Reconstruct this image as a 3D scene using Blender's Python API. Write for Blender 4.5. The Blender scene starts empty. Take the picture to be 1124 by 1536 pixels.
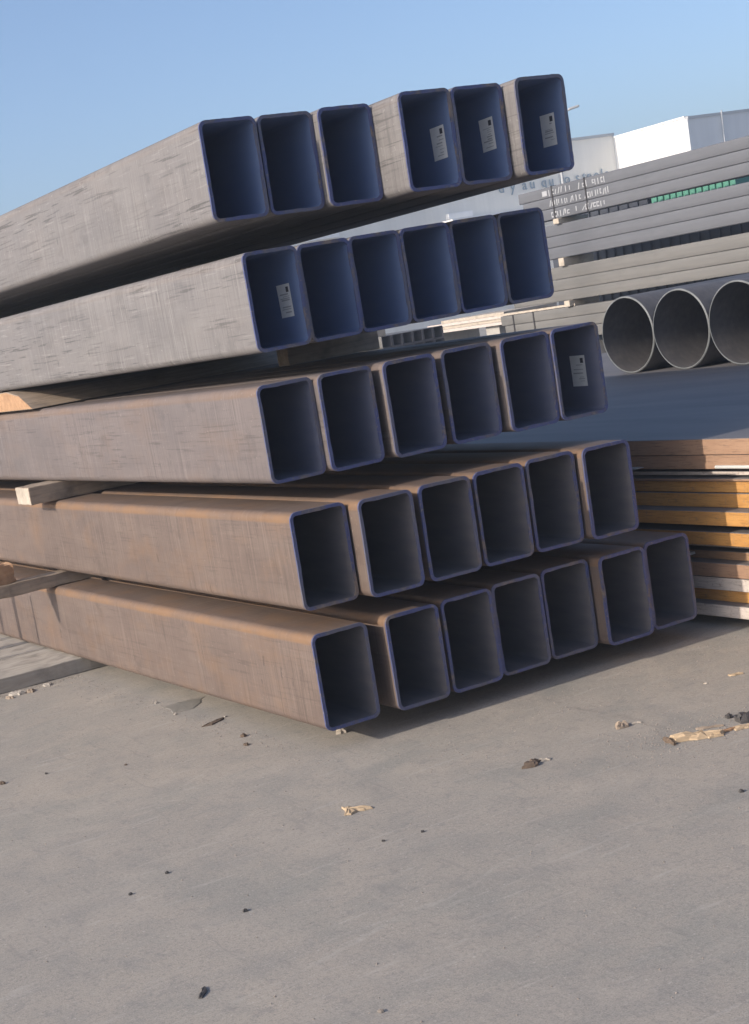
import bpy, bmesh, math, random
from mathutils import Vector, Matrix
R = math.radians
sc = bpy.context.scene
col = sc.collection
# ------------------------------------------------------------------ camera
cd = bpy.data.cameras.new('camera'); cam = bpy.data.objects.new('camera', cd); col.objects.link(cam)
cd.sensor_fit = 'VERTICAL'; cd.sensor_height = 36; cd.sensor_width = 36 * 749 / 1024
cd.lens = 2342.2 / 1536 * 36
cd.shift_x = (562 - 380) / 1536; cd.shift_y = (900 - 768) / 1536
cd.clip_start = 0.05; cd.clip_end = 3000
yaw, pitch, roll = R(26.0189), R(-9.6409), R(-9.9438)
fw = Vector((math.sin(yaw) * math.cos(pitch), math.cos(yaw) * math.cos(pitch), math.sin(pitch)))
rt = Vector((math.cos(yaw), -math.sin(yaw), 0)); up = rt.cross(fw)
r2 = rt * math.cos(roll) + up * math.sin(roll); u2 = -rt * math.sin(roll) + up * math.cos(roll)
cam.matrix_world = Matrix(((r2.x, u2.x, -fw.x, -2.8407), (r2.y, u2.y, -fw.y, -5.3630), (r2.z, u2.z, -fw.z, 1.7032), (0, 0, 0, 1)))
sc.camera = cam
# ------------------------------------------------------------------ sky and sun
SUN_EL = R(24.0); SUN_D = Vector((1, -0.02, 0)).normalized()      # SUN_D: the way the light travels over the ground
w = bpy.data.worlds.new('World'); sc.world = w; w.use_nodes = True
wn = w.node_tree; bg = wn.nodes['Background']
sky = wn.nodes.new('ShaderNodeTexSky'); sky.sky_type = 'NISHITA'; sky.sun_disc = False
sky.sun_elevation = SUN_EL; sky.sun_rotation = math.atan2(-SUN_D.x, -SUN_D.y)
sky.air_density = 0.7; sky.dust_density = 2.7; sky.ozone_density = 2.3
wn.links.new(sky.outputs[0], bg.inputs[0]); bg.inputs[1].default_value = 0.15
sl = bpy.data.lights.new('sun', 'SUN'); sl.energy = 3.3; sl.angle = R(0.55); sl.color = (1, 0.89, 0.76)
sun = bpy.data.objects.new('sun', sl); col.objects.link(sun)
sd = Vector((SUN_D.x * math.cos(SUN_EL), SUN_D.y * math.cos(SUN_EL), -math.sin(SUN_EL)))
sun.rotation_euler = sd.to_track_quat('-Z', 'Y').to_euler(); sun.location = (-20, 5, 12)
vs = sc.view_settings
vs.view_transform = 'Standard'; vs.look = 'None'; vs.gamma = 1; vs.exposure = 0.54; vs.use_curve_mapping = False
sc.cycles.use_denoising = True
sc.cycles.max_bounces = 8

# ------------------------------------------------------------------ materials
def mat(name):
    m = bpy.data.materials.new(name); m.use_nodes = True
    nt = m.node_tree; return m, nt, nt.nodes['Principled BSDF']
def N(nt, t, **k):
    n = nt.nodes.new(t)
    for a, b in k.items(): setattr(n, a, b)
    return n
def coords(nt, scale, out='Object'):
    tc = N(nt, 'ShaderNodeTexCoord'); mp = N(nt, 'ShaderNodeMapping'); mp.inputs['Scale'].default_value = scale
    nt.links.new(tc.outputs[out], mp.inputs[0]); return mp.outputs[0]
def noise(nt, vec, scale, detail=4, rough=0.55, dist=0.0):
    n = N(nt, 'ShaderNodeTexNoise'); n.inputs['Scale'].default_value = scale; n.inputs['Detail'].default_value = detail
    n.inputs['Roughness'].default_value = rough; n.inputs['Distortion'].default_value = dist
    nt.links.new(vec, n.inputs['Vector']); return n.outputs[0]
def ramp(nt, f, stops):
    r = N(nt, 'ShaderNodeValToRGB'); e = r.color_ramp.elements
    while len(e) < len(stops): e.new(0.5)
    for i, (p, c) in enumerate(stops):
        e[i].position = p; e[i].color = (c if len(c) == 4 else (*c, 1)) if not isinstance(c, (int, float)) else (c, c, c, 1)
    nt.links.new(f, r.inputs[0]); return r.outputs[0]
def mix(nt, fac, a, b, blend='MIX'):
    m = N(nt, 'ShaderNodeMix', data_type='RGBA', blend_type=blend)
    for s, v in ((m.inputs[0], fac), (m.inputs[6], a), (m.inputs[7], b)):
        if isinstance(v, (int, float)): s.default_value = v
        elif isinstance(v, tuple): s.default_value = (*v, 1)
        else: nt.links.new(v, s)
    return m.outputs[2]
def math_(nt, op, a, b=None, clamp=False):
    m = N(nt, 'ShaderNodeMath', operation=op, use_clamp=clamp)
    for i, v in enumerate((a, b)):
        if v is None: continue
        if isinstance(v, (int, float)): m.inputs[i].default_value = v
        else: nt.links.new(v, m.inputs[i])
    return m.outputs[0]
def bump(nt, bs, h, strength, dist=0.002):
    b = N(nt, 'ShaderNodeBump'); b.inputs['Strength'].default_value = strength; b.inputs['Distance'].default_value = dist
    nt.links.new(h, b.inputs['Height']); nt.links.new(b.outputs[0], bs.inputs['Normal'])
def plain(name, c, rough=0.6, metal=0.0, var=0.12, scale=6.0, bmp=0.0):
    m, nt, bs = mat(name)
    v = coords(nt, (1, 1, 1)); n = noise(nt, v, scale, 6, 0.6)
    k = ramp(nt, n, [(0.25, 1 - var), (0.75, 1 + var)])
    nt.links.new(mix(nt, 1.0, k, c, 'MULTIPLY'), bs.inputs['Base Color'])
    bs.inputs['Roughness'].default_value = rough; bs.inputs['Metallic'].default_value = metal
    if bmp: bump(nt, bs, noise(nt, v, scale * 6, 6, 0.65), bmp, 0.004)
    return m
def steel(name, base, dark, light, rust, rust_amt, scratch, h=0.4):
    """mill-scale steel in the tube's own frame: y along the tube, z up the side"""
    m, nt, bs = mat(name)
    oi = N(nt, 'ShaderNodeObjectInfo')
    tc = N(nt, 'ShaderNodeTexCoord')
    add = N(nt, 'ShaderNodeVectorMath', operation='MULTIPLY_ADD')          # shift the pattern from tube to tube
    cmb = N(nt, 'ShaderNodeCombineXYZ'); nt.links.new(oi.outputs['Random'], cmb.inputs[0]); nt.links.new(oi.outputs['Random'], cmb.inputs[1]); nt.links.new(oi.outputs['Random'], cmb.inputs[2])
    nt.links.new(cmb.outputs[0], add.inputs[0]); add.inputs[1].default_value = (3, 37, 5); nt.links.new(tc.outputs['Object'], add.inputs[2])
    def mp(s):
        q = N(nt, 'ShaderNodeMapping'); q.inputs['Scale'].default_value = s; nt.links.new(add.outputs[0], q.inputs[0]); return q.outputs[0]
    patch = noise(nt, mp((1, .5, 1)), 3.2, 6, 0.6)
    c = mix(nt, ramp(nt, patch, [(0.3, 0), (0.72, 1)]), dark, base)
    cloud = noise(nt, mp((1, .35, 1.4)), 7, 5, 0.6)
    c = mix(nt, ramp(nt, cloud, [(0.45, 0), (0.75, 0.55)]), c, light)
    streak = noise(nt, mp((26, 0.9, 26)), 1.0, 5, 0.6, 0.15)                # drawn along the tube
    c = mix(nt, ramp(nt, streak, [(0.34, 0.22 * scratch), (0.43, 0)]), c, tuple(x * 0.5 for x in base))
    cl = ramp(nt, noise(nt, mp((2.2, .8, 5)), 1.0, 4, 0.6), [(0.40, 0.18), (0.58, 1)])
    streak2 = noise(nt, mp((95, 3.4, 95)), 1.0, 3, 0.55, 0.1)               # thin drag lines, in clusters
    c = mix(nt, math_(nt, 'MULTIPLY', ramp(nt, streak2, [(0.38, 0.95 * scratch), (0.425, 0)]), cl), c, tuple(x * 0.4 for x in dark))
    c = mix(nt, math_(nt, 'MULTIPLY', ramp(nt, streak2, [(0.62, 0), (0.67, 0.5 * scratch)]), cl), c, tuple(min(1, x * 1.5) for x in light))
    nick = noise(nt, mp((9, 22, 9)), 1.0, 2, 0.5)
    c = mix(nt, ramp(nt, nick, [(0.245, 0.55), (0.275, 0)]), c, tuple(x * 0.4 for x in dark))
    comb = noise(nt, mp((4, 105, 3.0)), 1.0, 5, 0.65)                       # rain runs down the side
    cm = ramp(nt, noise(nt, mp((1, 1.4, 1)), 2.0, 4, 0.6), [(0.36, 0.25), (0.6, 1)])
    c = mix(nt, math_(nt, 'MULTIPLY', ramp(nt, comb, [(0.38, 0.6), (0.47, 0)]), cm), c, tuple(x * 0.55 for x in base))
    c = mix(nt, math_(nt, 'MULTIPLY', ramp(nt, comb, [(0.55, 0), (0.64, 0.5)]), cm), c, tuple(min(1, x * 1.28) for x in light))
    smu = noise(nt, mp((3, 5, 6)), 1.0, 6, 0.7)
    c = mix(nt, ramp(nt, smu, [(0.34, 0.38), (0.43, 0)]), c, tuple(x * 0.6 for x in dark))
    sep = N(nt, 'ShaderNodeSeparateXYZ'); nt.links.new(tc.outputs['Object'], sep.inputs[0])
    edge = ramp(nt, sep.outputs[2], [(0.0, 0.25), (0.02, 0.1), (h * 0.16, 0.0), (h * 0.893, 0.0), (h * 0.906, 1.0), (h * 0.97, 0.9), (h * 0.995, 0.3)])
    rn = noise(nt, mp((1, .6, 1)), 5, 6, 0.65)
    rf = math_(nt, 'MULTIPLY', edge, ramp(nt, rn, [(0.28, 0.25), (0.62, 1)]))
    rf = math_(nt, 'ADD', rf, math_(nt, 'MULTIPLY', ramp(nt, rn, [(0.5, 0), (0.78, 1)]), 0.5), True)
    rf = math_(nt, 'MULTIPLY', rf, rust_amt, True)
    c = mix(nt, rf, c, rust)
    fleck = noise(nt, mp((1, 1, 1)), 60, 3, 0.6)
    c = mix(nt, ramp(nt, fleck, [(0.66, 0), (0.71, 0.55)]), c, tuple(min(1, x * 1.5) for x in light))
    nt.links.new(c, bs.inputs['Base Color'])
    bs.inputs['Metallic'].default_value = 0.15
    nt.links.new(ramp(nt, patch, [(0.3, 0.58), (0.7, 0.75)]), bs.inputs['Roughness'])
    bump(nt, bs, noise(nt, mp((30, 8, 30)), 1, 5, 0.6), 0.25, 0.002)
    return m
M = {}
M['steel_grey'] = steel('steel_grey', (0.178, 0.169, 0.170), (0.146, 0.139, 0.142), (0.210, 0.202, 0.200), (0.202, 0.157, 0.127), 0.22, 0.8)
M['steel_mid'] = steel('steel_mid', (0.148, 0.125, 0.123), (0.120, 0.105, 0.105), (0.172, 0.148, 0.143), (0.184, 0.119, 0.080), 0.6, 0.45)
M['steel_rust'] = steel('steel_rust', (0.142, 0.105, 0.088), (0.116, 0.087, 0.075), (0.165, 0.128, 0.108), (0.212, 0.120, 0.060), 0.8, 0.3)
def inside_mat(name, a, b):
    m, nt, bs = mat(name)
    v = coords(nt, (6, 1, 6)); n = noise(nt, v, 2, 5, 0.6)
    nt.links.new(ramp(nt, n, [(0.3, a), (0.7, b)]), bs.inputs['Base Color'])
    bs.inputs['Roughness'].default_value = 0.55
    return m
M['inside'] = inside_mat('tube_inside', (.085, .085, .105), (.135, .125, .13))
M['inside_glow'] = inside_mat('tube_inside_blue_glow', (.095, .145, .28), (.115, .165, .30))  # blue lens glow over the top openings, painted into the base colour
M['inside_faint_glow'] = inside_mat('tube_inside_faint_glow', (.085, .10, .165), (.12, .13, .18))  # weaker share of the same lens glow, painted in for the middle row
def rim_mat():
    m, nt, bs = mat('blue_rim_paint')
    oi = N(nt, 'ShaderNodeObjectInfo'); tc = N(nt, 'ShaderNodeTexCoord'); ad = N(nt, 'ShaderNodeVectorMath', operation='ADD')
    sc_ = math_(nt, 'MULTIPLY', oi.outputs['Random'], 40); nt.links.new(tc.outputs['Object'], ad.inputs[0]); nt.links.new(sc_, ad.inputs[1])
    n = noise(nt, ad.outputs[0], 9, 6, 0.68); k = noise(nt, ad.outputs[0], 70, 4, 0.6); lo = noise(nt, ad.outputs[0], 2.5, 3, 0.5)
    c = ramp(nt, n, [(0.36, (.16, .125, .11)), (0.43, (.075, .075, .11)), (0.5, (.055, .068, .165)), (0.8, (.045, .058, .15))])
    c = mix(nt, ramp(nt, k, [(0.32, 0.8), (0.42, 0)]), c, (.17, .15, .145))
    c = mix(nt, ramp(nt, lo, [(0.5, 0), (0.62, 0.7)]), c, (.10, .10, .125))
    nt.links.new(c, bs.inputs['Base Color']); bs.inputs['Roughness'].default_value = 0.55
    return m
M['rim'] = rim_mat()
M['paper'] = plain('sticker_paper', (.72, .72, .70), 0.55, 0, 0.05, 30)
M['ink'] = plain('sticker_ink', (.05, .05, .06), 0.6, 0, 0.05)
M['ink_grey'] = plain('sticker_print', (.38, .38, .38), 0.6, 0, 0.05)
def wood(name, a, b):
    m, nt, bs = mat(name)
    v = coords(nt, (1.2, 14, 14)); g = noise(nt, v, 2.2, 6, 0.62, 0.6)
    c = mix(nt, ramp(nt, g, [(0.3, 0), (0.7, 1)]), a, b)
    d = noise(nt, coords(nt, (1, 1, 1)), 7, 5, 0.6)
    c = mix(nt, ramp(nt, d, [(0.5, 0), (0.75, 0.6)]), c, tuple(x * 0.45 for x in a))
    nt.links.new(c, bs.inputs['Base Color']); bs.inputs['Roughness'].default_value = 0.85
    bump(nt, bs, g, 0.5, 0.006); return m
M['wood'] = wood('weathered_timber', (.20, .155, .12), (.36, .285, .215))
M['wood_grey'] = wood('dusty_grey_timber', (.28, .25, .215), (.40, .365, .32))
M['wood_fresh'] = wood('cut_timber_end', (.36, .26, .16), (.50, .38, .25))
M['wood_pale'] = wood('pale_timber', (.36, .31, .25), (.48, .42, .35))
M['wood_rust'] = wood('orange_timber', (.30, .17, .09), (.42, .26, .15))
def plate_mat(name, a, b):
    m, nt, bs = mat(name)
    v = coords(nt, (1, 1, 6)); n = noise(nt, v, 4, 7, 0.65)
    c = mix(nt, ramp(nt, n, [(0.3, 0), (0.7, 1)]), a, b)
    s = noise(nt, coords(nt, (1, 3, 60)), 3, 6, 0.7)
    c = mix(nt, ramp(nt, s, [(0.36, 0.7), (0.48, 0)]), c, tuple(x * 0.4 for x in a))
    s2 = noise(nt, coords(nt, (1, 14, 14)), 3, 6, 0.7)
    c = mix(nt, ramp(nt, s2, [(0.56, 0), (0.66, 0.6)]), c, (.22, .15, .11))
    # the rolled top face keeps its grey mill scale, the flame-cut edge rusts
    g = N(nt, 'ShaderNodeNewGeometry'); sp = N(nt, 'ShaderNodeSeparateXYZ'); nt.links.new(g.outputs['True Normal'], sp.inputs[0])
    t = noise(nt, coords(nt, (2.2, .35, 1)), 1.6, 8, 0.68, 0.5)
    top = ramp(nt, t, [(0.3, (.11, .105, .11)), (0.6, (.155, .145, .145)), (0.8, (.20, .175, .155))])
    c = mix(nt, ramp(nt, sp.outputs[2], [(0.5, 0), (0.7, 1)]), c, top)
    nt.links.new(c, bs.inputs['Base Color']); bs.inputs['Roughness'].default_value = 0.62
    bump(nt, bs, n, 0.3, 0.004); return m
M['p_orange'] = plate_mat('rust_orange', (.40, .19, .05), (.52, .28, .085))
M['p_salmon'] = plate_mat('rust_salmon', (.28, .165, .105), (.36, .23, .15))
M['p_white'] = plate_mat('chalky_scale', (.46, .40, .36), (.58, .52, .47))
M['p_brown'] = plate_mat('rust_brown', (.26, .15, .085), (.36, .22, .12))
def line_dist(nt, xyz, a, b, wob):
    """distance from a ground point to the segment a-b, wobbled by noise"""
    ax, ay = a; bx, by = b; L = math.hypot(bx - ax, by - ay); tx, ty = (bx - ax) / L, (by - ay) / L
    px = math_(nt, 'SUBTRACT', xyz.outputs[0], ax); py = math_(nt, 'SUBTRACT', xyz.outputs[1], ay)
    al = math_(nt, 'ADD', math_(nt, 'MULTIPLY', px, tx), math_(nt, 'MULTIPLY', py, ty))
    ac = math_(nt, 'ADD', math_(nt, 'SUBTRACT', math_(nt, 'MULTIPLY', px, -ty), math_(nt, 'MULTIPLY', py, -tx)), wob)
    ov = math_(nt, 'MAXIMUM', math_(nt, 'SUBTRACT', math_(nt, 'ABSOLUTE', math_(nt, 'SUBTRACT', al, L / 2)), L / 2), 0)
    return math_(nt, 'ADD', math_(nt, 'ABSOLUTE', ac), ov)
def ground_mat():
    m, nt, bs = mat('yard_concrete')
    v = coords(nt, (1, 1, 1)); tc = N(nt, 'ShaderNodeTexCoord')
    big = noise(nt, v, 0.9, 6, 0.6); mid = noise(nt, v, 4.5, 7, 0.62, 0.4); fine = noise(nt, v, 70, 6, 0.75); dust = noise(nt, coords(nt, (1, 1.6, 1)), 2.1, 6, 0.6, 0.8)
    c = ramp(nt, big, [(0.25, (.285, .260, .228)), (0.5, (.325, .291, .250)), (0.75, (.375, .328, .272))])
    c = mix(nt, ramp(nt, mid, [(0.36, 0.4), (0.55, 0)]), c, (.215, .212, .20))
    damp = noise(nt, coords(nt, (1, 1.8, 1)), 1.3, 6, 0.65, 0.6)
    c = mix(nt, ramp(nt, damp, [(0.50, 0), (0.66, 0.55)]), c, (.232, .232, .21))
    spot = noise(nt, v, 17, 6, 0.7, 0.3)
    c = mix(nt, ramp(nt, spot, [(0.37, 0.45), (0.45, 0), (0.60, 0), (0.68, 0.3)]), c, (.20, .19, .18))
    pale = noise(nt, coords(nt, (1.5, 5, 1)), 3.0, 7, 0.72, 1.2)
    c = mix(nt, ramp(nt, pale, [(0.66, 0), (0.70, 0.16)]), c, (.40, .375, .34))
    grain = noise(nt, v, 210, 3, 0.7)
    c = mix(nt, ramp(nt, grain, [(0.38, 0.5), (0.47, 0)]), c, (.15, .14, .13))
    c = mix(nt, ramp(nt, grain, [(0.55, 0), (0.64, 0.4)]), c, (.42, .395, .36))
    vo = N(nt, 'ShaderNodeTexVoronoi'); vo.inputs['Scale'].default_value = 42; nt.links.new(v, vo.inputs['Vector'])
    c = mix(nt, ramp(nt, vo.outputs['Distance'], [(0.07, 0.6), (0.12, 0)]), c, (.13, .12, .115))
    vo2 = N(nt, 'ShaderNodeTexVoronoi'); vo2.inputs['Scale'].default_value = 26; nt.links.new(v, vo2.inputs['Vector'])
    c = mix(nt, ramp(nt, vo2.outputs['Distance'], [(0.06, 0.55), (0.11, 0)]), c, (.46, .43, .39))
    c = mix(nt, ramp(nt, dust, [(0.52, 0), (0.74, 0.4)]), c, (.40, .355, .305))
    c = mix(nt, ramp(nt, fine, [(0.38, 0.5), (0.47, 0)]), c, (.17, .16, .15))
    c = mix(nt, ramp(nt, fine, [(0.56, 0), (0.66, 0.4)]), c, (.43, .40, .36))
    scr = noise(nt, coords(nt, (3, 26, 1)), 1.0, 5, 0.6, 0.5)
    c = mix(nt, ramp(nt, scr, [(0.60, 0), (0.68, 0.32)]), c, (.42, .39, .355))
    scr2 = noise(nt, coords(nt, (22, 4, 1)), 1.0, 5, 0.6, 0.8)
    c = mix(nt, ramp(nt, scr2, [(0.60, 0), (0.68, 0.32)]), c, (.19, .18, .17))
    xyz = N(nt, 'ShaderNodeSeparateXYZ'); nt.links.new(tc.outputs['Object'], xyz.inputs[0])
    wob = math_(nt, 'MULTIPLY', math_(nt, 'SUBTRACT', noise(nt, v, 4, 7, 0.7), 0.5), 0.16)
    brk = ramp(nt, noise(nt, v, 9, 6, 0.7), [(0.38, 0.0), (0.6, 1.0)])
    for pts, wd, colr, amt in (
            (((-1.344, -1.804), (-.911, -1.705), (-.543, -1.635), (-.004, -1.492)), .008, (.42, .395, .36), .32),
            (((.947, -.186), (.93, -.55), (.93, -.95)), .012, (.15, .14, .13), .55),
            (((-.30, .35), (-.75, .1), (-.62, .0)), .006, (.42, .39, .35), .3)):
        for a, b in zip(pts, pts[1:]):
            d = line_dist(nt, xyz, a, b, wob)
            lf = ramp(nt, math_(nt, 'DIVIDE', d, wd * 2), [(0.0, amt), (0.5, amt * .5), (1.0, 0)])
            c = mix(nt, math_(nt, 'MULTIPLY', lf, brk), c, colr)
    nt.links.new(c, bs.inputs['Base Color'])
    nt.links.new(ramp(nt, mid, [(0.3, 0.72), (0.7, 0.92)]), bs.inputs['Roughness'])
    h = math_(nt, 'ADD', math_(nt, 'MULTIPLY', fine, 0.5), mid)
    bump(nt, bs, h, 0.45, 0.005); return m
M['ground'] = ground_mat()
M['grit'] = plain('grit_stone', (.22, .19, .165), 0.9, 0, 0.3, 20)
M['dark_bit'] = plain('dark_scrap', (.055, .05, .048), 0.7, 0, 0.3, 30)
M['bark'] = plain('brown_scrap', (.12, .085, .06), 0.9, 0, 0.4, 30, 0.5)
M['film'] = plain('dusty_film', (.25, .235, .21), 0.35, 0, 0.12, 25)
def bundle_mat(name, base, light):
    m, nt, bs = mat(name)
    s = noise(nt, coords(nt, (20, .7, 20)), 1.0, 5, 0.6)
    c = mix(nt, ramp(nt, s, [(0.3, 0), (0.7, 1)]), base, light)
    p = noise(nt, coords(nt, (1, .4, 1)), 2.5, 5, 0.6)
    c = mix(nt, ramp(nt, p, [(0.35, 0.35), (0.55, 0)]), c, tuple(x * 0.6 for x in base))
    nt.links.new(c, bs.inputs['Base Color']); bs.inputs['Roughness'].default_value = 0.6; bs.inputs['Metallic'].default_value = 0.15
    return m
M['b_grey'] = bundle_mat('bundle_grey', (0.096, 0.101, 0.115), (0.120, 0.125, 0.140))
M['b_tan'] = bundle_mat('bundle_tan', (0.123, 0.120, 0.114), (0.160, 0.154, 0.145))
M['pipe'] = bundle_mat('pipe_steel', (.10, .095, .095), (.155, .142, .138))
M['pipe_rim'] = plain('bevelled_pipe_rim', (.19, .20, .20), 0.55, 0.2, 0.3, 9)
M['strap'] = plain('steel_strap', (.05, .045, .045), 0.45, 0.6, 0.2)
M['marker'] = plain('white_marker_paint', (.32, .33, .35), 0.7, 0, 0.06)
def cladding(name, c, ax):
    m, nt, bs = mat(name)
    wv = N(nt, 'ShaderNodeTexWave', bands_direction=ax); wv.inputs['Scale'].default_value = 1.1; nt.links.new(coords(nt, (1, 1, 1)), wv.inputs['Vector'])
    dirt = noise(nt, coords(nt, (1.2, 1.2, .12)), 1.0, 5, 0.6)
    k = ramp(nt, dirt, [(0.3, 0.9), (0.7, 1.04)])
    nt.links.new(mix(nt, 1.0, k, c, 'MULTIPLY'), bs.inputs['Base Color']); bs.inputs['Roughness'].default_value = 0.55
    bump(nt, bs, wv.outputs[0], 0.12, 0.01); return m
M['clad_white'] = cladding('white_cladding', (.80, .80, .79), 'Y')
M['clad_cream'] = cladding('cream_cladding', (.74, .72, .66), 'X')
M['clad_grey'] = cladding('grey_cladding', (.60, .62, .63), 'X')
M['trim'] = plain('roof_trim', (.36, .37, .38), 0.5, 0, 0.05)
M['sign_blue'] = plain('sign_letter_blue', (.17, .24, .30), 0.5, 0, 0.05)
M['green'] = plain('green_sheet', (.09, .27, .20), 0.5, 0, 0.1, 3)
M['navy'] = plain('dark_backing', (.04, .045, .06), 0.55, 0, 0.15, 3)
M['galv'] = plain('galvanised', (.50, .51, .52), 0.45, 0.4, 0.1)
M['concrete'] = plain('concrete_block', (.36, .34, .31), 0.9, 0, 0.15, 8, 0.4)

# ------------------------------------------------------------------ mesh helpers
class MB:
    def __init__(s): s.v = []; s.f = []
    def add(s, vs_, fs):
        o = len(s.v); s.v += [tuple(p) for p in vs_]; s.f += [tuple(i + o for i in f) for f in fs]
    def box(s, a, b):
        (x0, y0, z0), (x1, y1, z1) = a, b
        s.add([(x0, y0, z0), (x1, y0, z0), (x1, y1, z0), (x0, y1, z0), (x0, y0, z1), (x1, y0, z1), (x1, y1, z1), (x0, y1, z1)],
              [(0, 3, 2, 1), (4, 5, 6, 7), (0, 1, 5, 4), (1, 2, 6, 5), (2, 3, 7, 6), (3, 0, 4, 7)])
    def tube(s, p, q, r, n=12, r1=None, caps=True):
        p, q = Vector(p), Vector(q); d = (q - p).normalized(); a = d.orthogonal().normalized(); b = d.cross(a); r1 = r if r1 is None else r1
        vs_ = [c + (a * math.cos(t) + b * math.sin(t)) * rr for c, rr in ((p, r), (q, r1)) for t in [2 * math.pi * i / n for i in range(n)]]
        fs = [(i, (i + 1) % n, n + (i + 1) % n, n + i) for i in range(n)]
        if caps: fs += [tuple(range(n - 1, -1, -1)), tuple(range(n, 2 * n))]
        s.add(vs_, fs)
    def mesh(s, name, smooth=False):
        me = bpy.data.meshes.new(name); me.from_pydata(s.v, [], s.f); me.validate(); me.update()
        if smooth:
            for p in me.polygons: p.use_smooth = True
        return me
    def build(s, name, m, parent=None, loc=(0, 0, 0), smooth=False):
        return link(name, s.mesh(name, smooth), m, parent, loc)
def link(name, me, m, parent=None, loc=(0, 0, 0), rot=(0, 0, 0)):
    o = bpy.data.objects.new(name, me); col.objects.link(o)
    if m and not me.materials: me.materials.append(M[m])
    o.location = loc; o.rotation_euler = rot
    if parent: o.parent = parent
    return o
def tag(o, label, cat, group=None):
    o['label'] = label; o['category'] = cat
    if group: o['group'] = group
    return o
def thing(name, label, cat, loc=(0, 0, 0), rot=(0, 0, 0), group=None):
    o = bpy.data.objects.new(name, None); col.objects.link(o); o.location = loc; o.rotation_euler = rot; o.empty_display_size = 0.1
    return tag(o, label, cat, group)
def bevel(o, wd, seg=2):
    b = o.modifiers.new('bevel', 'BEVEL'); b.width = wd; b.segments = seg; b.limit_method = 'ANGLE'; b.angle_limit = R(40)
    return o
def rough_box(a, b, amp, seed, cell=0.05):
    """a sawn or broken block: subdivided faces, jittered"""
    rnd = random.Random(seed); bm = bmesh.new()
    bmesh.ops.create_cube(bm, size=1)
    for v in bm.verts: v.co = Vector(((a[i] + b[i]) / 2 + v.co[i] * (b[i] - a[i]) for i in range(3)))
    for ax in range(3):
        n = int(max(1, min(40, (b[ax] - a[ax]) / cell)))
        for k in range(1, n):
            p = [0, 0, 0]; p[ax] = a[ax] + (b[ax] - a[ax]) * k / n; nn = [0, 0, 0]; nn[ax] = 1
            bmesh.ops.bisect_plane(bm, geom=bm.verts[:] + bm.edges[:] + bm.faces[:], plane_co=p, plane_no=nn)
    for v in bm.verts: v.co += Vector((rnd.uniform(-1, 1), rnd.uniform(-1, 1), rnd.uniform(-1, 1))) * amp
    me = bpy.data.meshes.new('block'); bm.to_mesh(me); bm.free(); return me

# ------------------------------------------------------------------ ground
g = MB(); S = 300
g.add([(-S, -S, 0), (S, -S, 0), (S, S, 0), (-S, S, 0)], [(0, 1, 2, 3)])
o = g.build('ground', 'ground'); o['kind'] = 'structure'
rnd = random.Random(5); gr = MB()
for i in range(5200):
    k = rnd.random()
    if k < .42: x, y = rnd.uniform(-2.0, 2.4), rnd.uniform(-3.0, 2.7)
    elif k < .60: x, y = .95 + rnd.gauss(0, .22), -1.08 + rnd.gauss(0, .13)          # round the broken timber
    elif k < .78: x, y = -abs(rnd.gauss(0, .10)), rnd.uniform(-.1, 2.75)              # blown against the bottom tube
    elif k < .90: x, y = rnd.uniform(-.7, .1), 2.80 - abs(rnd.gauss(0, .06))          # along the timber mat
    else: x, y = rnd.uniform(.0, 2.2), -.12 - abs(rnd.gauss(0, .25))
    if -.01 < x < 2.0 and y > -.05: continue
    s = rnd.choice((.0012, .0016, .002, .002, .0028, .0038)); a = rnd.uniform(0, 3)
    q = [(x + s * math.cos(a + t) * rnd.uniform(.7, 1.5), y + s * math.sin(a + t) * rnd.uniform(.7, 1.5), 0) for t in (0, 1.57, 3.14, 4.7)]
    gr.add(q + [(x, y, s * rnd.uniform(.7, 1.2))], [(0, 1, 4), (1, 2, 4), (2, 3, 4), (3, 0, 4)])
o = gr.build('grit', 'grit'); o['kind'] = 'stuff'; tag(o, 'loose grit scattered over the concrete yard', 'grit')

# ------------------------------------------------------------------ warehouse
wh = thing('warehouse', 'large pale warehouse with a sunlit white block, far behind the stacks', 'building', (60, 66.5, 0))
def bpart(name, m, boxes, parent=None):
    b = MB()
    for p, q in boxes: b.box((p[0] - 60, p[1] - 66.5, p[2]), (q[0] - 60, q[1] - 66.5, q[2]))
    return b.build(name, m, parent or wh)
wa = bpart('wall', 'clad_cream', [((26, 66.5, 0), (60, 100, 9.05))]); wa['label'] = 'cream long wall with lettering'
bpart('roof_trim', 'trim', [((25.8, 66.38, 9.05), (59.98, 100.2, 9.2))])
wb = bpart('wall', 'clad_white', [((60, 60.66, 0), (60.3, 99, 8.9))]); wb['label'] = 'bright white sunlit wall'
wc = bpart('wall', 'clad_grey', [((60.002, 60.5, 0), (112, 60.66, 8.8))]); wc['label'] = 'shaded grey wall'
bpart('roof_trim', 'clad_white', [((59.93, 60.66, 8.9), (60.3, 99, 9.0))])
bpart('roof_trim', 'trim', [((60.002, 60.44, 8.8), (112, 60.7, 8.95))])
bpart('roof', 'trim', [((60.3, 60.7, 8.6), (112, 99, 8.78))])
bpart('downpipe', 'galv', [((62.40, 60.38, 0), (62.46, 60.44, 9.05))])
for x in (66, 71, 76): bpart('downpipe', 'galv', [((x, 60.36, 0), (x + .08, 60.43, 8.8))])
for k in range(12): bpart('cladding_seam', 'clad_white', [((59.985, 61.5 + k * .42, 0), (60.0, 61.53 + k * .42, 8.9))]) if k % 3 == 0 else None
bpart('canopy', 'clad_white', [((47.2, 65.2, 5.45), (59.9, 66.49, 5.68))])
bpart('vent', 'clad_white', [((47.7, 66.2, 5.75), (49.3, 66.49, 6.05))])
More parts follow.
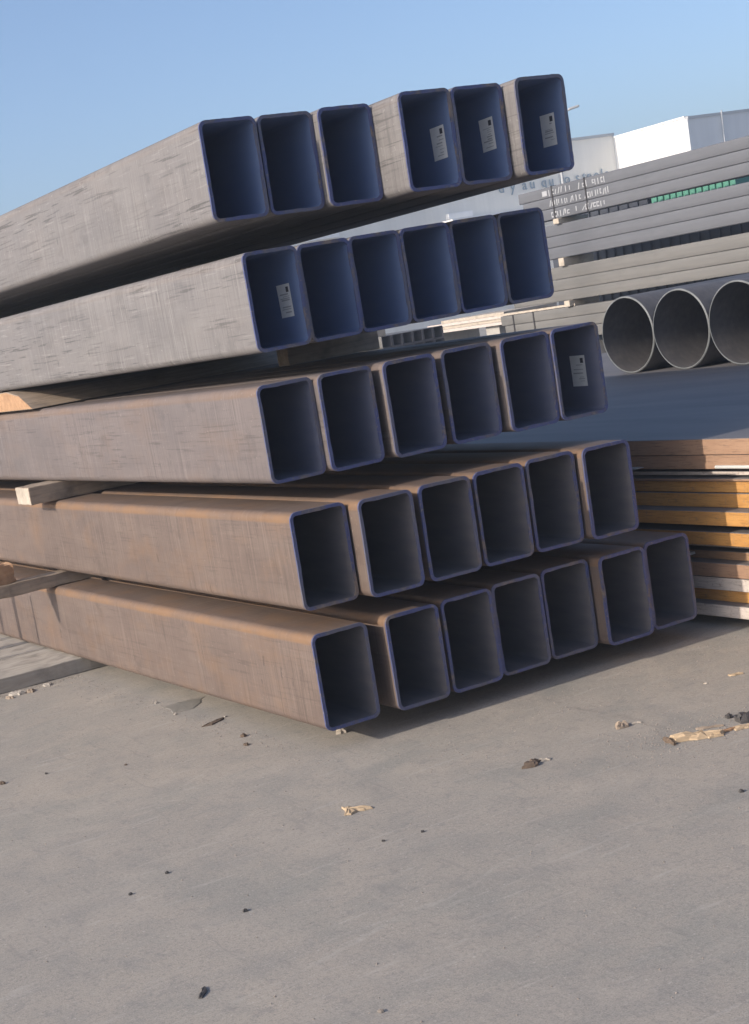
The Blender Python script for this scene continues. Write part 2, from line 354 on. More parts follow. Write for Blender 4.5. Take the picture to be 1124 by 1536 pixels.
bpart('vent', 'clad_white', [((38.6, 66.2, 5.7), (40.7, 66.49, 6.1))])
def lettering(txt, size, name, m, parent, loc, rot, ext=0.02):
    cu = bpy.data.curves.new(name, 'FONT'); cu.body = txt; cu.size = size; cu.extrude = ext; cu.space_character = 1.25
    t = bpy.data.objects.new(name, cu); col.objects.link(t); bpy.context.view_layer.update()
    me = bpy.data.meshes.new_from_object(t.evaluated_get(bpy.context.evaluated_depsgraph_get()))
    bpy.data.objects.remove(t); me.materials.clear()
    return link(name, me, m, parent, loc, rot)
lx = 51.4
for ch_ in 'd y au qu lo steels':
    if ch_ != ' ': lettering(ch_, .8, 'letter', 'sign_blue', wh, (lx - 60, -.06, 6.76), (R(90), 0, 0))
    lx += .30 if ch_ in 'lt' else .30 if ch_ == ' ' else .52
# street lamp
lp = thing('street_lamp', 'street lamp with a single arm rising behind the top row of tubes', 'street lamp', (30.72, 35.66, 0))
b = MB(); b.tube((0, 0, 0), (0, 0, 6.75), .06, 10, .04); b.build('pole', 'trim', lp)
b = MB(); b.tube((0, 0, 6.72), (.5, -.24, 6.86), .03, 8); b.build('arm', 'galv', lp)
b = MB(); b.box((.0, -.07, -.035), (.36, .07, .045)); o = bevel(b.build('lamp_head', 'trim', lp, (.44, -.21, 6.86)), .03); o.rotation_euler = (0, R(-9), R(-26))

# ------------------------------------------------------------------ container added to darken the slots, and green sheeting behind the far bundles
def backing(name, label, x0, x1, y0, y1, z1, m, ribs):
    t = thing(name, label, 'backing', (x0, y0, 0))
    b = MB(); b.box((.03, .03, 0.1), (x1 - x0, y1 - y0, z1)); b.build('shell', m, t)
    n = int((y1 - y0) / ribs)
    b = MB()
    for k in range(n): b.box((0, k * ribs, .12), (.03, k * ribs + ribs * .5, z1 - .02))
    o = b.build('backing_ribs', m, t)
    b = MB(); b.box((.05, .05, 0), (x1 - x0 - .05, y1 - y0 - .05, .1)); b.build('backing_base', 'trim', t)
    return t
backing('dark_backing', 'dark container added behind the far tube bundles to keep their slots dark', 13.3, 15.7, 9.2, 14.9, 2.40, 'navy', .2)  # added block, keeps the bright background out of the slots
def crate(name, label, y0, y1, m, ribs):
    t = thing(name, label, 'crate', (13.35, y0, 2.402))
    b = MB(); b.box((.03, 0, 0), (1.2, y1 - y0, .34)); b.build('shell', m, t)
    for k in range(int((y1 - y0) / ribs)):
        b = MB(); b.box((0, k * ribs, .01), (.03, k * ribs + ribs * .55, .33)); b.build('rib', m, t)
crate('green_crate', 'green ribbed crate showing through the slot under the topmost far bundle', 10.85, 12.55, 'green', .13)
crate('dark_backing_block', 'dark block added to darken the slot, left of the green crate', 12.6, 14.8, 'navy', .22)  # added on top of the backing to darken the upper slot
# ------------------------------------------------------------------ profiles
def rr_profile(wd, ht, r, seg, mid=0):
    pts = []
    for cx, cz, a0 in ((wd - r, r, -90), (wd - r, ht - r, 0), (r, ht - r, 90), (r, r, 180)):
        for k in range(seg + 1):
            t = R(a0 + 90 * k / seg); pts.append((cx + r * math.cos(t), cz + r * math.sin(t)))
    if mid:
        q = []
        for (x, z), (x2, z2) in zip(pts, pts[1:] + pts[:1]):
            n_ = mid if math.hypot(x2 - x, z2 - z) > .05 else 1
            q += [(x + (x2 - x) * k / n_, z + (z2 - z) * k / n_) for k in range(n_)]
        pts = q
    return pts
def hollow(wd, ht, r, th, L, seg, name, ml, y0=0.0):
    """open rectangular tube along +y; outer skin material 0, inner skin and rims material 1"""
    po = rr_profile(wd, ht, r, seg); pi = [(x + th, z + th) for x, z in rr_profile(wd - 2 * th, ht - 2 * th, max(.002, r - th), seg)]
    n = len(po); vs_ = [(x, y, z) for y in (y0, L) for x, z in po] + [(x, y, z) for y in (y0, L) for x, z in pi]; f = []; mi = []
    for i in range(n):
        j = (i + 1) % n
        f.append((i, j, n + j, n + i)); mi.append(0)
        f.append((2 * n + j, 2 * n + i, 3 * n + i, 3 * n + j)); mi.append(1)
        f.append((j, i, 2 * n + i, 2 * n + j)); mi.append(1)
        f.append((n + i, n + j, 3 * n + j, 3 * n + i)); mi.append(1)
    me = bpy.data.meshes.new(name); me.from_pydata(vs_, [], f)
    for k, p in enumerate(me.polygons): p.material_index = mi[k]; p.use_smooth = mi[k] == 0 or k % 4 == 1
    for m in ml: me.materials.append(M[m])
    me.update()
    me.set_sharp_from_angle(angle=R(50))
    return me

# ------------------------------------------------------------------ the stack of big tubes
TW, TH, TR, TT = 0.2584, 0.4, 0.034, 0.0135
body = {k: hollow(TW, TH, TR, TT, 9.0, 6, 'tube_wall', (k, q), 0.004) for k, q in (('steel_grey', 'inside_glow'), ('steel_mid', 'inside_faint_glow'), ('steel_rust', 'inside'))}
def rim_mesh(seed):
    """cut end of the wall: a thin painted ring with a slightly uneven inner lip and saw burr"""
    rd = random.Random(seed); e = .0006; po = [(x - e, z - e) for x, z in rr_profile(TW + 2 * e, TH + 2 * e, TR, 6, 14)]
    n = len(po); ph = [rd.uniform(0, 6.3) for _ in range(4)]; b = MB(); cx, cz = TW / 2, TH / 2
    for y, k0 in ((.007, 0), (.0, 0), (.0, 1), (.007, 1)):
        for i, (x, z) in enumerate(po):
            th = TT + .001 + .0008 * math.sin(i * .37 + ph[0]) + .0006 * math.sin(i * .9 + ph[1]) + rd.uniform(-.0006, .0006) if k0 else .0015 * (y == 0) * rd.random()
            dx, dz = (1 if x < TR else -1 if x > TW - TR else 0), (1 if z < TR else -1 if z > TH - TR else 0)
            if dx and dz:
                vx, vz = (TR if dx > 0 else TW - TR) - x, (TR if dz > 0 else TH - TR) - z; l = math.hypot(vx, vz) or 1; dx, dz = vx / l, vz / l
            b.v.append((x + dx * th, y + (rd.uniform(-.0012, 0) if y == 0 else 0), z + dz * th))
    for q in range(3):
        for i in range(n):
            j = (i + 1) % n; b.f.append((q * n + j, q * n + i, (q + 1) * n + i, (q + 1) * n + j))
    me = b.mesh('painted_rim'); me.materials.append(M['rim']); return me
rims = [rim_mesh(k) for k in range(6)]
ROWS = [  # x and y of each tube's near lower left corner, then height, turn and tilt of the row
    ([(.074, .362), (.347, .376), (.607, .33), (.867, .123), (1.127, .12), (1.392, .037)], 2.150, -.0060, -.0084, 'steel_grey', 'top', 'grey'),
    ([(.110, .244), (.392, .294), (.654, .316), (.915, .321), (1.177, .331), (1.438, .336)], 1.609, .0277, .0076, 'steel_grey', 'second highest', 'grey'),
    ([(.056, .212), (.317, .171), (.611, .139), (.907, .146), (1.190, .109), (1.451, .096)], 1.084, -.0025, .0034, 'steel_mid', 'middle', 'greyish brown'),
    ([(.014, .042), (.282, -.04), (.576, -.031), (.861, -.016), (1.142, -.005), (1.415, -.046)], 0.580, -.0062, -.0053, 'steel_rust', 'second lowest', 'rusty brown'),
    ([(.000, .000), (.332, -.026), (.611, -.018), (.887, .008), (1.165, .026), (1.436, -.034), (1.721, -.001)], 0.090, -.0014, .0006, 'steel_rust', 'bottom', 'rusty brown'),
]
STICK = {(0, 3): (.18, .28, 2.27, 2.405), (0, 4): (.188, .285, 2.281, 2.416), (0, 5): (.112, .207, 2.26, 2.394), (1, 0): (.325, .428, 1.731, 1.866), (2, 5): (.195, .296, 1.21, 1.348)}
ORD = ['leftmost', 'second from left', 'third from left', 'fourth from left', 'fifth from left', 'sixth from left', 'rightmost']
for i, (ts, z, ry, rl, mk, rn, cn) in enumerate(ROWS):
    for j, (x, y) in enumerate(ts):
        pos = 'rightmost' if j == len(ts) - 1 else ORD[j]
        lab = f'{cn} rectangular steel tube, {pos} in the {rn} row of the stack'
        if (i, j) in STICK: lab = f'{cn} tube with a sticker inside, {pos} in the {rn} row of the stack'
        t = thing('rectangular_tube', lab, 'steel tube', (x, y, z + math.sin(rl) * x), (0, -rl, ry), 'rectangular tubes stacked in five rows')
        link('tube_wall', body[mk], None, t)
        link('painted_rim', rims[(i * 5 + j) % 6], None, t)
        if (i, j) in STICK:
            y0, y1, z0, z1 = STICK[(i, j)]; bz = z + math.sin(rl) * x
            xx = TW - TT - .0016; rd = random.Random(i * 7 + j); hy, hz = (y1 - y0) / 2, (z1 - z0) / 2
            b = MB(); nn = 6                                     # a sheet that lifts a little at one corner
            for q in range(nn + 1):
                for p in range(nn + 1):
                    u, v = p / nn, q / nn; b.v.append((-.004 * max(0, u * .6 + v * .6 - .75), -hy + 2 * hy * u, -hz + 2 * hz * v))
            b.f = [(q * (nn + 1) + p, q * (nn + 1) + p + 1, (q + 1) * (nn + 1) + p + 1, (q + 1) * (nn + 1) + p) for q in range(nn) for p in range(nn)]
            st = b.build('sticker', 'paper', t, (xx, y0 - y + hy, z0 - bz + hz)); st.rotation_euler = (R(rd.uniform(-2.5, 2.5)), 0, 0)
            st['label'] = 'white printed paper sticker on the inner wall'
            b = MB(); b.box((-.0012, -hy + .012, hz - .034), (-.0008, -hy + .032, hz - .012)); b.build('print_mark', 'ink', st)
            b = MB(); zz = hz - .044
            while zz > -hz + .012:
                if rd.random() < .85: b.box((-.0012, -hy + .012 + rd.uniform(0, .012), zz), (-.0008, hy - .012 - rd.uniform(0, .05), zz + rd.choice((.002, .003, .005))))
                zz -= rd.choice((.008, .010, .014))
            b.build('print_lines', 'ink_grey', st)
# ------------------------------------------------------------------ timbers between the rows
def timber(name, label, a, b_, m='wood', seed=1, amp=.0025, endm=None, rot=0):
    me = rough_box((0, 0, 0), tuple(q - p for p, q in zip(a, b_)), amp, seed)
    me.materials.append(M[m])
    if endm:
        me.materials.append(M[endm])
        for p in me.polygons:
            if p.normal.x < -.7: p.material_index = 1
    o = link(name, me, None, None, a, (0, 0, rot)); return tag(bevel(o, .003, 1), label, 'timber')
mt = thing('timber_mat', 'wide timber mat on the ground under the bottom row', 'timber', (-1.4, 2.83, 0))
for k, (y0, y1) in enumerate(((0, .535), (.56, .87), (.895, 1.2), (1.225, 1.7))):
    me = rough_box((0, y0, 0.001), (3.3, y1, .0845 - .001 * (k % 2)), .003, 40 + k, .07); me.materials.append(M['wood_grey']); bevel(link('plank', me, None, mt), .004, 1)
o = timber('timber_bearer', 'dark timber bearer with a broken pointed end, sticking out under the second lowest row', (-.5, 2.96, .493), (1.95, 3.07, .563), 'wood', 3, .003)
for v in o.data.vertices:                      # the end is broken off to a point
    k = max(0, 1 - v.co.x / .28)
    v.co.y = v.co.y + (.012 - v.co.y) * k * .8; v.co.z += .02 * k * math.sin(v.co.y * 90)
timber('timber_bearer', 'short squared timber with a sunlit cut end, under the middle row', (-.1, 2.76, .984), (1.7, 2.98, 1.082), 'wood', 4, .002, 'wood_pale')
timber('timber_bearer', 'timber bearer in the shade under the top row', (1.2, 3.0, 2.026), (1.68, 3.12, 2.13), 'wood', 6, .002)
# slanted orange timber under the second highest row
b = MB(); pr_ = [(2.82, 1.492), (4.1, 1.492), (4.1, 1.602), (3.2, 1.602), (3.02, 1.575)]
n = len(pr_); b.add([(x, y, z) for x in (.03, 1.7) for y, z in pr_], [tuple(range(n)), tuple(range(2 * n - 1, n - 1, -1))] + [((i + 1) % n, i, n + i, n + (i + 1) % n) for i in range(n)])
o = b.build('timber_bearer', 'wood'); o.data.materials.append(M['wood_rust']); o.data.polygons[0].material_index = 1; bevel(o, .004, 1); tag(o, 'timber wedge with a sunlit orange end under the second highest row, at the left edge', 'timber')
me = rough_box((-.09, -.05, 0), (.06, .05, .105), .007, 9, .03); me.materials.append(M['wood_rust'])
tag(link('timber_offcut', me, None, None, (-.255, 3.05, .565), (0, 0, R(8))), 'brown timber offcut standing on the bearer at the left edge', 'timber')
timber('timber_bearer', 'shaded timber bearer closing the slot between the middle and second highest rows', (1.15, 1.9, 1.494), (1.72, 2.02, 1.608), 'wood', 8, .001)
# added rack, unseen past the left edge, to throw shadow bars on the bottom row
rk = thing('shadow_bar_rack', 'added low rack with three uprights, unseen left of view, casting shadow bars', 'rack', (-1.3, 3.2, 0))
b = MB(); b.box((-.06, -.1, 0), (.06, 1.2, .08)); b.build('shadow_rack_beam', 'galv', rk)
for y, r_ in ((.245, .012), (.58, .03), (.915, .02)):
    b = MB(); b.box((-r_, y - r_, .08), (r_, y + r_, .98)); b.build('shadow_bar_upright', 'galv', rk)

# ------------------------------------------------------------------ plates
PL = [  # thickness, how far the edge sits from x = 2.30, colour, gap below
    (.055, .000, 'p_salmon', .001), (.050, .012, 'p_salmon', .012), (.014, .05, 'p_white', .008), (.010, .03, 'p_salmon', .001), (.040, .048, 'p_orange', .002), (.050, .045, 'p_orange', .001),
    (.050, -.03, 'p_orange', .024), (.048, -.035, 'p_orange', .010), (.012, .055, 'p_white', .012), (.030, .05, 'p_brown', .001), (.050, -.01, 'p_salmon', .002), (.046, .0, 'p_white', .001), (.042, .02, 'p_orange', .001), (.044, -.03, 'p_white', .0)]
tot = sum(p[0] + p[3] for p in PL); z = .872; k_ = .825 / tot
NMS = ['salmon edged steel plate on top of the plate pile', 'salmon edged steel plate, second from the top of the pile', 'pale recessed strip of plate below the two topmost plates', 'thin pinkish plate under the pale strip near the top', 'orange edged plate in the recess below the thin pinkish one', 'lower of two recessed orange edged plates in the upper pile',
       'bright orange plate jutting out above the middle of the pile', 'orange red plate jutting out over a dark gap mid pile', 'thin pale plate in the dark gap at mid pile', 'dark brown plate set back below the mid pile gap', 'salmon plate in the lower pile above a whitish plate', 'whitish edged plate in the lower pile, third from the ground', 'orange edged plate just above the lowest plate', 'chalky lowest plate of the pile near the ground']
for k, (th, off, m, gap) in enumerate(PL):
    th *= k_; gap *= k_
    y0 = -3.2 + (k * 37 % 11) * .03
    b = MB(); b.box((0, 0, -th), (6.0, 10.5, 0)); o = b.build('steel_plate', m, None, (2.20 + off, y0, z))
    o.rotation_euler = (0, 0, R(((k * 29) % 7 - 3) * .05)); bevel(o, .0025, 1); tag(o, NMS[k], 'steel plate', 'steel plates piled behind the tubes')
    z -= th + gap
b = MB()
for y in (-2.5, .9, 3.6, 6.0): b.box((0, y, 0), (5.8, y + .12, z - .001))
for q, y in enumerate((-2.4, 3.2, 6.2)):
    tag(timber('timber_bearer', ['bearer under the plate pile, right of view', 'bearer under the plate pile behind the tubes', 'rear bearer under the plate pile'][q], (2.5, y, .001), (8.1, y + .12, max(.02, z - .002)), 'wood', 60 + q, .001), ['bearer under the plate pile, right of view', 'bearer under the plate pile behind the tubes', 'rear bearer under the plate pile'][q], 'timber')
# white rod and strips seen in the gaps of the pile
b = MB(); b.tube((2.215, .02, .7405), (2.215, -2.9, .7405), .0085, 10); o = b.build('white_rod', 'paper', None, (0, 0, 0), True); tag(o, 'shiny white rod lying in the slot below the two topmost plates', 'rod')
b = MB(); b.box((2.16, .50, .7405), (2.21, .70, .7435)); o = b.build('metal_strip', 'galv'); tag(o, 'thin grey metal strip poking from the upper plates, in shade', 'strip')
b = MB(); b.box((2.14, .24, .322), (2.23, .44, .334)); o = b.build('metal_strip', 'galv'); tag(o, 'short grey metal strip poking from the pile beside the bottom row', 'strip')

# ------------------------------------------------------------------ round pipes
D = .60
def pipe_mesh(L, r, th, n=48):
    b = MB(); ring = [(math.cos(2 * math.pi * i / n), math.sin(2 * math.pi * i / n)) for i in range(n)]
    for x in (0.006, L):
        for rr in (r, r - th): b.v += [(x, c * rr, r + s * rr) for c, s in ring]
    for i in range(n):
        j = (i + 1) % n
        b.f += [(i, 2 * n + i, 2 * n + j, j), (n + j, 3 * n + j, 3 * n + i, n + i), (2 * n + i, 3 * n + i, 3 * n + j, 2 * n + j)]
    return b.mesh('pipe_wall', True)
def pipe_rim(r, th, n=48):
    b = MB(); ring = [(math.cos(2 * math.pi * i / n), math.sin(2 * math.pi * i / n)) for i in range(n)]
    for x, rr in ((.006, r), (0, r - th * .55), (0, r - th), (.006, r - th)): b.v += [(x, c * rr, r + s * rr) for c, s in ring]
    for i in range(n):
        j = (i + 1) % n
        for q in range(3): b.f.append((q * n + i, q * n + j, (q + 1) * n + j, (q + 1) * n + i))
    return b.mesh('bevelled_rim')
pm = pipe_mesh(5.4, D / 2, .012); pm.materials.append(M['pipe']); rm_ = pipe_rim(D / 2, .012); rm_.materials.append(M['pipe_rim'])
for k, lab in enumerate(('large round steel pipe on the plates, leftmost of the three', 'large round steel pipe on the plates, middle of the three', 'large round steel pipe on the plates, cut by the right edge of the photo')):
    t = thing('round_pipe', lab, 'steel pipe', (5.46 - .04 * k, 4.26 - .635 * k, .8725), (0, 0, 0), 'round pipes lying on the plates')
    link('pipe_wall', pm, None, t); link('bevelled_rim', rm_, None, t)

# ------------------------------------------------------------------ far bundles of rectangular tubes, running along y at x = 12
BX = 12.0
bund = [  # top z of each tube, bottom, near and far end, material, label
    ([2.995, 2.843, 2.686, 2.529], 13.83, 'b_grey', 'topmost far bundle'),
    ([2.451, 2.292, 2.133, 1.968], 14.2, 'b_grey', 'second far bundle from the top'),
    ([1.847, 1.668, 1.506, 1.352], 14.3, 'b_tan', 'third far bundle from the top'),
    ([1.260, 1.11, .96, .80], 14.68, 'b_tan', 'lowest far bundle, behind the pipes'),
]
PW = ['upper', 'middle', 'lower']
for bi, (zs, ye, m, bl) in enumerate(bund):
    for k in range(3):
        ht = zs[k] - zs[k + 1] - .003; yb = -2.0
        t = thing('rectangular_tube', f'{PW[k]} tube in the {bl}', 'steel tube', (BX, yb, zs[k + 1]), (0, 0, 0), 'tubes bundled behind the round pipes')
        me = hollow(.32, ht, .012, .008, ye - yb - .04 * ((k * 2 + bi) % 3), 3, 'tube_wall', (m, 'inside'))
        link('tube_wall', me, None, t)
        if bi == 0:                                     # white marker writing, unreadable at this distance: irregular strokes
            rd = random.Random(70 + k); b = MB(); yy = 13.12 + .02 * k - yb; hh = ht
            if k == 0: b.box((-.004, 13.16 - yb, hh * .22), (-.001, 13.27 - yb, hh * .7)); 
            while yy > 11.75 + .1 * k - yb:
                wd_ = rd.uniform(.02, .06); c = hh * .45 + rd.uniform(-.01, .01)
                if rd.random() < .78:
                    kind = rd.random(); hgt = hh * rd.uniform(.18, .3)
                    if kind < .4: b.box((-.004, yy - .018, c - hgt), (-.001, yy, c + hgt))
                    elif kind < .7:
                        b.box((-.004, yy - wd_, c + hgt * .5), (-.001, yy, c + hgt)); b.box((-.004, yy - wd_, c - hgt), (-.001, yy, c - hgt * .5)); b.box((-.004, yy - .015, c - hgt * .5), (-.001, yy, c + hgt * .5))
                    else: b.add([(-.003, yy, c - hgt), (-.003, yy - .02, c - hgt), (-.003, yy - wd_ - .02, c + hgt), (-.003, yy - wd_, c + hgt)], [(0, 1, 2, 3)])
                yy -= wd_ + rd.uniform(.01, .03)
            q = b.build('marker_writing', 'marker', t); q['label'] = 'white marker writing'; q['kind'] = 'stuff'
    # bearers below
    zb = bund[bi + 1][0][0] if bi < 3 else .72
    for q, y in enumerate((12.98, 5.0)):
        b = MB(); b.box((BX - .06, y - .06, zb + .001), (BX + .5, y + .06, zs[3] - .002)); o = b.build('timber_block', 'wood_pale' if q == 0 else 'wood'); bevel(o, .006, 1)
        tag(o, (f'pale timber block under the {bl}' if q == 0 else f'timber block at the right under the {bl}'), 'timber', 'timber blocks between the far bundles')
def strap(y, z0, z1, lab):
    b = MB(); b.box((BX - .006, y, z0), (BX - .002, y + .03, z1)); b.box((BX - .006, y, z1), (BX + .325, y + .03, z1 + .003))
    return tag(b.build('steel_strap', 'strap'), lab, 'strap')
strap(13.03, 2.529, 2.997, 'dark steel strap around the topmost far bundle near its end'); strap(12.3, 2.529, 2.997, 'dark steel strap right of the first on the topmost far bundle')
strap(14.35, .80, 1.262, 'dark strap at the very end of the lowest far bundle'); strap(13.85, .80, 1.262, 'second dark strap from the end of the lowest far bundle')
for q, y in enumerate((12.7, 4.7)):
    b = MB(); b.box((BX - .1, y, 0), (BX + .6, y + .5, .715)); o = bevel(b.build('concrete_block', 'concrete'), .02); tag(o, ['concrete block carrying the far end of the bundles', 'concrete block carrying the near end of the bundles'][q], 'block')
b = MB(); b.box((0, 0, 0), (.22, 1.9, .03)); o = b.build('pale_board', 'wood_pale', None, (BX + .02, 12.9, 1.2635)); tag(o, 'pale board lying on the lowest far bundle', 'board')

# ------------------------------------------------------------------ far pile seen in the slot between second and third row
t = thing('flat_bar_pack', 'pale sunlit pack of flat bars seen in the slot between tube rows', 'steel pack', (14, 17.3, 0))
for k in range(4):
    b = MB(); b.box((.02 * (k % 2), .0 if k else .0, 1.06 + k * .055), (1.2, 3.3 - .45 * k, 1.06 + k * .055 + .052)); b.build('flat_bar', 'wood_pale' if k % 2 else 'p_white', t)
b = MB(); b.box((.1, .3, 0), (1.1, .7, 1.058)); b.build('support_block', 'concrete', t)
b = MB(); b.box((.1, 2.3, 0), (1.1, 2.7, 1.058)); b.build('support_block', 'concrete', t)
sq = hollow(.19, .19, .012, .012, 4, 3, 'tube_wall', ('b_tan', 'inside'))
for k in range(6):
    for lv in range(2):
        t = thing('square_tube', f'{["leftmost", "second", "third", "fourth", "fifth", "rightmost"][k]} small square tube in the {["lower", "upper"][lv]} row, in the slot between tube rows', 'steel tube', (10.62 + k * .2, 16, .88 + lv * .195), (0, 0, 0), 'small square tubes seen in the slot')
        link('tube_wall', sq, None, t)
for q, y in enumerate((16.3, 19.2)):
    b = MB(); b.box((10.55, y, 0), (11.9, y + .3, .878)); o = b.build('concrete_block', 'concrete'); tag(o, ['concrete block under the front of the small square tubes', 'concrete block under the rear of the small square tubes'][q], 'block')
b = MB(); b.box((0, 0, 0), (.16, .1, .14)); tag(bevel(b.build('timber_block', 'wood_pale', None, (10.62, 16.1, 1.2665)), .008), 'pale block on the leftmost small square tube', 'timber')

# ------------------------------------------------------------------ scraps on the yard
def chip(name, lab, x, y, outline, h, m, rz=0, cat='wood chip', seed=0, z0=.001):
    """a ragged flake: the outline is roughened, the top is a broken, uneven surface"""
    rd = random.Random(seed + int(abs(x) * 1000)); h *= .7; pts = []
    for (p, q), (p2, q2) in zip(outline, outline[1:] + outline[:1]):
        for t in (0, .34, .67):
            d = math.hypot(p2 - p, q2 - q) * (.12 if t else .05)
            pts.append((p + (p2 - p) * t + rd.uniform(-d, d), q + (q2 - q) * t + rd.uniform(-d, d)))
    n = len(pts); vs_ = [(p, q, 0) for p, q in pts]
    vs_ += [(p * .93, q * .93, h * rd.uniform(.25, .8)) for p, q in pts]
    vs_ += [(p * .5 + rd.uniform(-.1, .1) * h, q * .5, h * rd.uniform(.6, 1.15)) for p, q in pts] + [(0, 0, h * rd.uniform(.7, 1))]
    fs = [(i, (i + 1) % n, n + (i + 1) % n, n + i) for i in range(n)] + [(n + i, n + (i + 1) % n, 2 * n + (i + 1) % n, 2 * n + i) for i in range(n)] + [(2 * n + i, 2 * n + (i + 1) % n, 3 * n) for i in range(n)] + [tuple(range(n - 1, -1, -1))]
    b = MB(); b.add(vs_, fs)
    o = b.build(name, m, None, (x, y, z0)); o.rotation_euler = (0, 0, rz); return tag(o, lab, cat)
VX = Vector((.9, -.44))                      # the picture's left-to-right over the ground
va = math.atan2(-.44, .9)
chip('wood_chip', 'pale yellow wood chip with a notched side, alone on open concrete', -.335, -.69, [(-.022, -.045), (.0, -.05), (.03, -.03), (.085, -.03), (.088, -.012), (.03, .0), (.012, .035), (-.02, .04)], .016, 'wood_fresh', va + .1)
chip('scrap', 'dark brown oval scrap beside a small white chip', .36, -.85, [(-.05, -.03), (.0, -.03), (.04, .02), (.02, .045), (-.02, .03)], .022, 'bark', va, 'scrap')
chip('wood_chip', 'small white chip beside the dark oval scrap', .415, -.845, [(-.02, -.015), (.022, -.012), (.025, .012), (-.015, .015)], .01, 'wood_pale', va)
chip('wood_chip', 'long split wooden sliver at the right, lying among smaller splinters', .885, -1.13, [(-.08, -.03), (.04, -.025), (.10, -.01), (.105, .012), (.02, .03), (-.085, .045)], .03, 'wood_fresh', va - .05)
chip('wood_chip', 'dark upright splinter at the left end of the long sliver', .80, -1.085, [(-.008, -.05), (.006, -.045), (.01, .05), (-.004, .045)], .022, 'bark', va + .2)
chip('wood_chip', 'thin brown splinter reaching right from the long sliver', .985, -1.165, [(-.07, -.012), (.07, .0), (.072, .012), (-.065, .006)], .012, 'wood_rust', va + .35)
chip('wood_chip', 'short pale splinter right of the long sliver', .93, -1.18, [(-.03, -.012), (.03, -.01), (.032, .01), (-.028, .012)], .012, 'wood_fresh', va + .1)
chip('wood_chip', 'tan splinter nearest the right edge by the dark block', 1.065, -1.19, [(-.05, -.015), (.04, -.012), (.05, .01), (-.04, .018)], .014, 'wood_fresh', va + .2)
chip('wood_chip', 'brown splinter above the long sliver at the right', 1.0, -1.08, [(-.05, -.01), (.05, -.008), (.05, .01), (-.05, .012)], .01, 'wood', va - .1)
chip('scrap', 'crumpled greyish brown scrap behind the long sliver', .845, -.775, [(-.025, -.03), (.0, -.025), (.024, -.015), (.024, .022), (-.01, .032), (-.022, .015)], .026, 'wood', va, 'scrap')
chip('wood_chip', 'tiny white chip beside the crumpled scrap', .90, -.79, [(-.018, -.01), (.022, -.006), (.02, .01), (-.016, .01)], .008, 'wood_pale', va)
chip('scrap', 'dark angular block at the right edge of the yard', 1.13, -1.125, [(-.03, -.04), (.05, -.035), (.055, .03), (-.01, .045), (-.035, .01)], .04, 'dark_bit', va, 'scrap')
chip('scrap', 'small dark lump left of the dark angular block', 1.125, -1.05, [(-.01, -.015), (.01, -.012), (.012, .012), (-.01, .015)], .022, 'dark_bit', va, 'scrap')
chip('wood_chip', 'pale chip near the shadow edge at the far right', 1.575, -.63, [(-.03, -.012), (.03, -.01), (.03, .012), (-.03, .012)], .012, 'wood_fresh', va)
chip('wood_chip', 'small white chip under the near end of the bottom row', .19, .235, [(-.022, -.018), (.022, -.014), (.02, .016), (-.02, .018)], .03, 'wood_pale', va)
chip('plastic_sheet', 'flat dusty five-sided scrap of film beside the bottom tube', .017, 1.475, [(-.10, .02), (-.055, -.15), (.05, -.13), (.135, .07), (.02, .06)], .004, 'film', va + .1, 'plastic film')
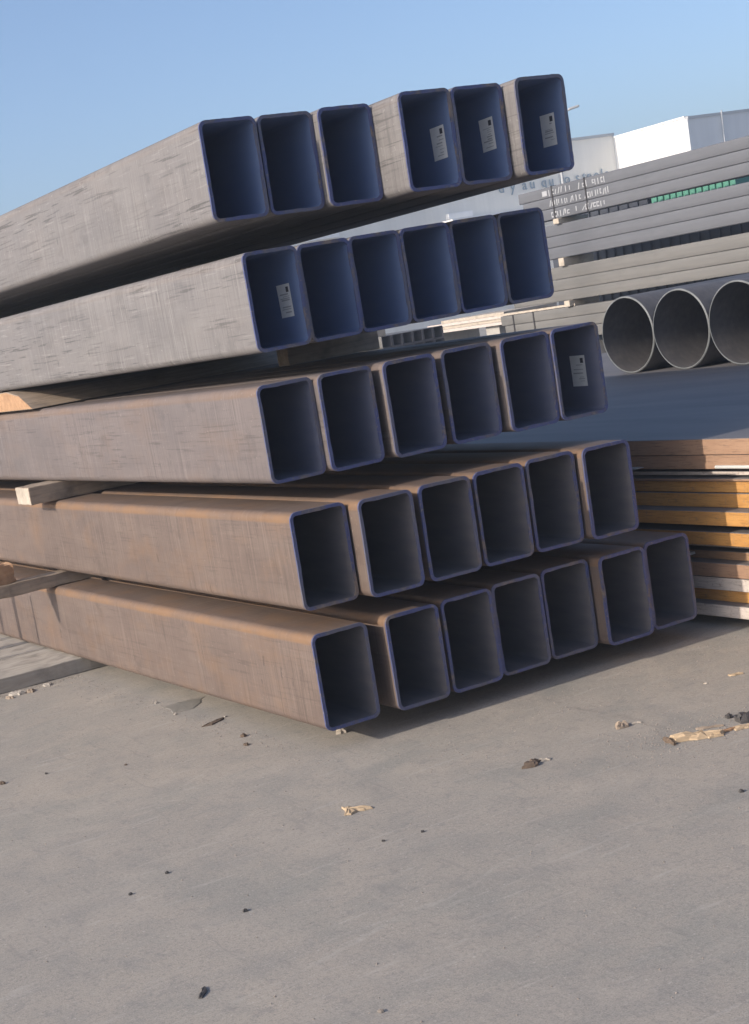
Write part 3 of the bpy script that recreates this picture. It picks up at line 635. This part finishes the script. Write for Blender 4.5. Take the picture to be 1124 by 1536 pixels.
for k, (x, y, s, m, lab) in enumerate([(-.043, 1.64, .012, 'wood_grey', 'white pebble left of the film scrap'), (-.088, 1.319, .012, 'wood_grey', 'white pebble below the film scrap'), (.03, 1.02, .010, 'wood_grey', 'white pebble right of the film scrap'),
        (-1.052, -.699, .011, 'dark_bit', 'upper of two dark specks on open concrete left of centre'), (-1.22, -.777, .010, 'dark_bit', 'lower of two dark specks on open concrete left of centre'), (-1.03, -1.233, .012, 'dark_bit', 'round dark speck in the middle of the open concrete'),
        (-1.113, -2.136, .010, 'grit', 'pale stone with a dark shadow at the bottom edge'), (.551, -1.688, .013, 'dark_bit', 'dark pebble near the right edge of the open concrete'), (-.296, -1.105, .009, 'dark_bit', 'small dark pebble right of the yellow chip'), (-.428, -1.068, .008, 'dark_bit', 'smallest dark pebble just below the yellow chip'),
        (-1.065, 1.0, .018, 'bark', 'dark flake at the left edge of the yard'), (-.141, .474, .016, 'bark', 'brown crumb nearer the camera beside the bottom tube'), (-.083, .617, .02, 'bark', 'brown crumb farther back beside the bottom tube'), (-.88, .95, .010, 'dark_bit', 'tiny dark pebble left of the brown crumbs'), (-.6, .72, .009, 'bark', 'brown pebble between the left edge and the crumbs'), (1.42, -.62, .008, 'wood_pale', 'white grain left of the far right chip')]):
    rd = random.Random(k); pts = [(s * math.cos(t) * rd.uniform(.8, 1.5), s * math.sin(t) * rd.uniform(.8, 1.3)) for t in (0, 1.1, 2.2, 3.2, 4.2, 5.3)]
    chip('pebble', lab, x, y, [(p * .72, q * .72) for p, q in pts], s * .9, m, rd.uniform(0, 3), 'pebble', k)
chip('twig', 'short dark twig at the bottom of the picture', -1.388, -1.666, [(-.035, -.006), (.035, -.004), (.036, .006), (-.034, .006)], .01, 'dark_bit', .95, 'twig')
chip('leaf', 'thin curled brown leaf beside the bottom tube', -.055, .98, [(-.05, -.05), (.0, -.04), (.05, .03), (.055, .06), (.02, .02), (-.03, -.03)], .012, 'bark', va, 'leaf')
# crumbs of broken timber along the mat
for k, (x, y, s) in enumerate([(-.40, 2.72, .05), (-.33, 2.70, .035), (-.22, 2.74, .03), (-.46, 2.66, .03)]):
    rd = random.Random(90 + k); pts = [(s * math.cos(t) * rd.uniform(.8, 1.6), s * math.sin(t) * rd.uniform(.5, 1)) for t in (0, 1.1, 2.2, 3.2, 4.2, 5.3)]
    chip('wood_chip', ['largest pale crumb of broken timber by the mat', 'second pale crumb of broken timber by the mat', 'rightmost crumb of broken timber by the mat', 'leftmost crumb of broken timber by the mat'][k], x, y, pts, s * .5, 'wood' if k % 2 else 'wood_grey', rd.uniform(0, 3), 'wood chip', k)

# ------------------------------------------------------------------ haze over the yard
b = MB(); b.box((-304, -304, -1), (304, 304, 9.6)); hz = b.build('haze', None); hz['kind'] = 'stuff'
m = bpy.data.materials.new('yard_haze'); m.use_nodes = True; nt = m.node_tree; nt.nodes.remove(nt.nodes['Principled BSDF'])
pv = nt.nodes.new('ShaderNodeVolumePrincipled'); pv.inputs['Density'].default_value = 0.0030; pv.inputs['Color'].default_value = (.74, .85, 1, 1); pv.inputs['Anisotropy'].default_value = 0.2
nt.links.new(pv.outputs[0], nt.nodes['Material Output'].inputs['Volume']); hz.data.materials.append(m)
tag(hz, 'thin pale haze in the air over the yard', 'haze')
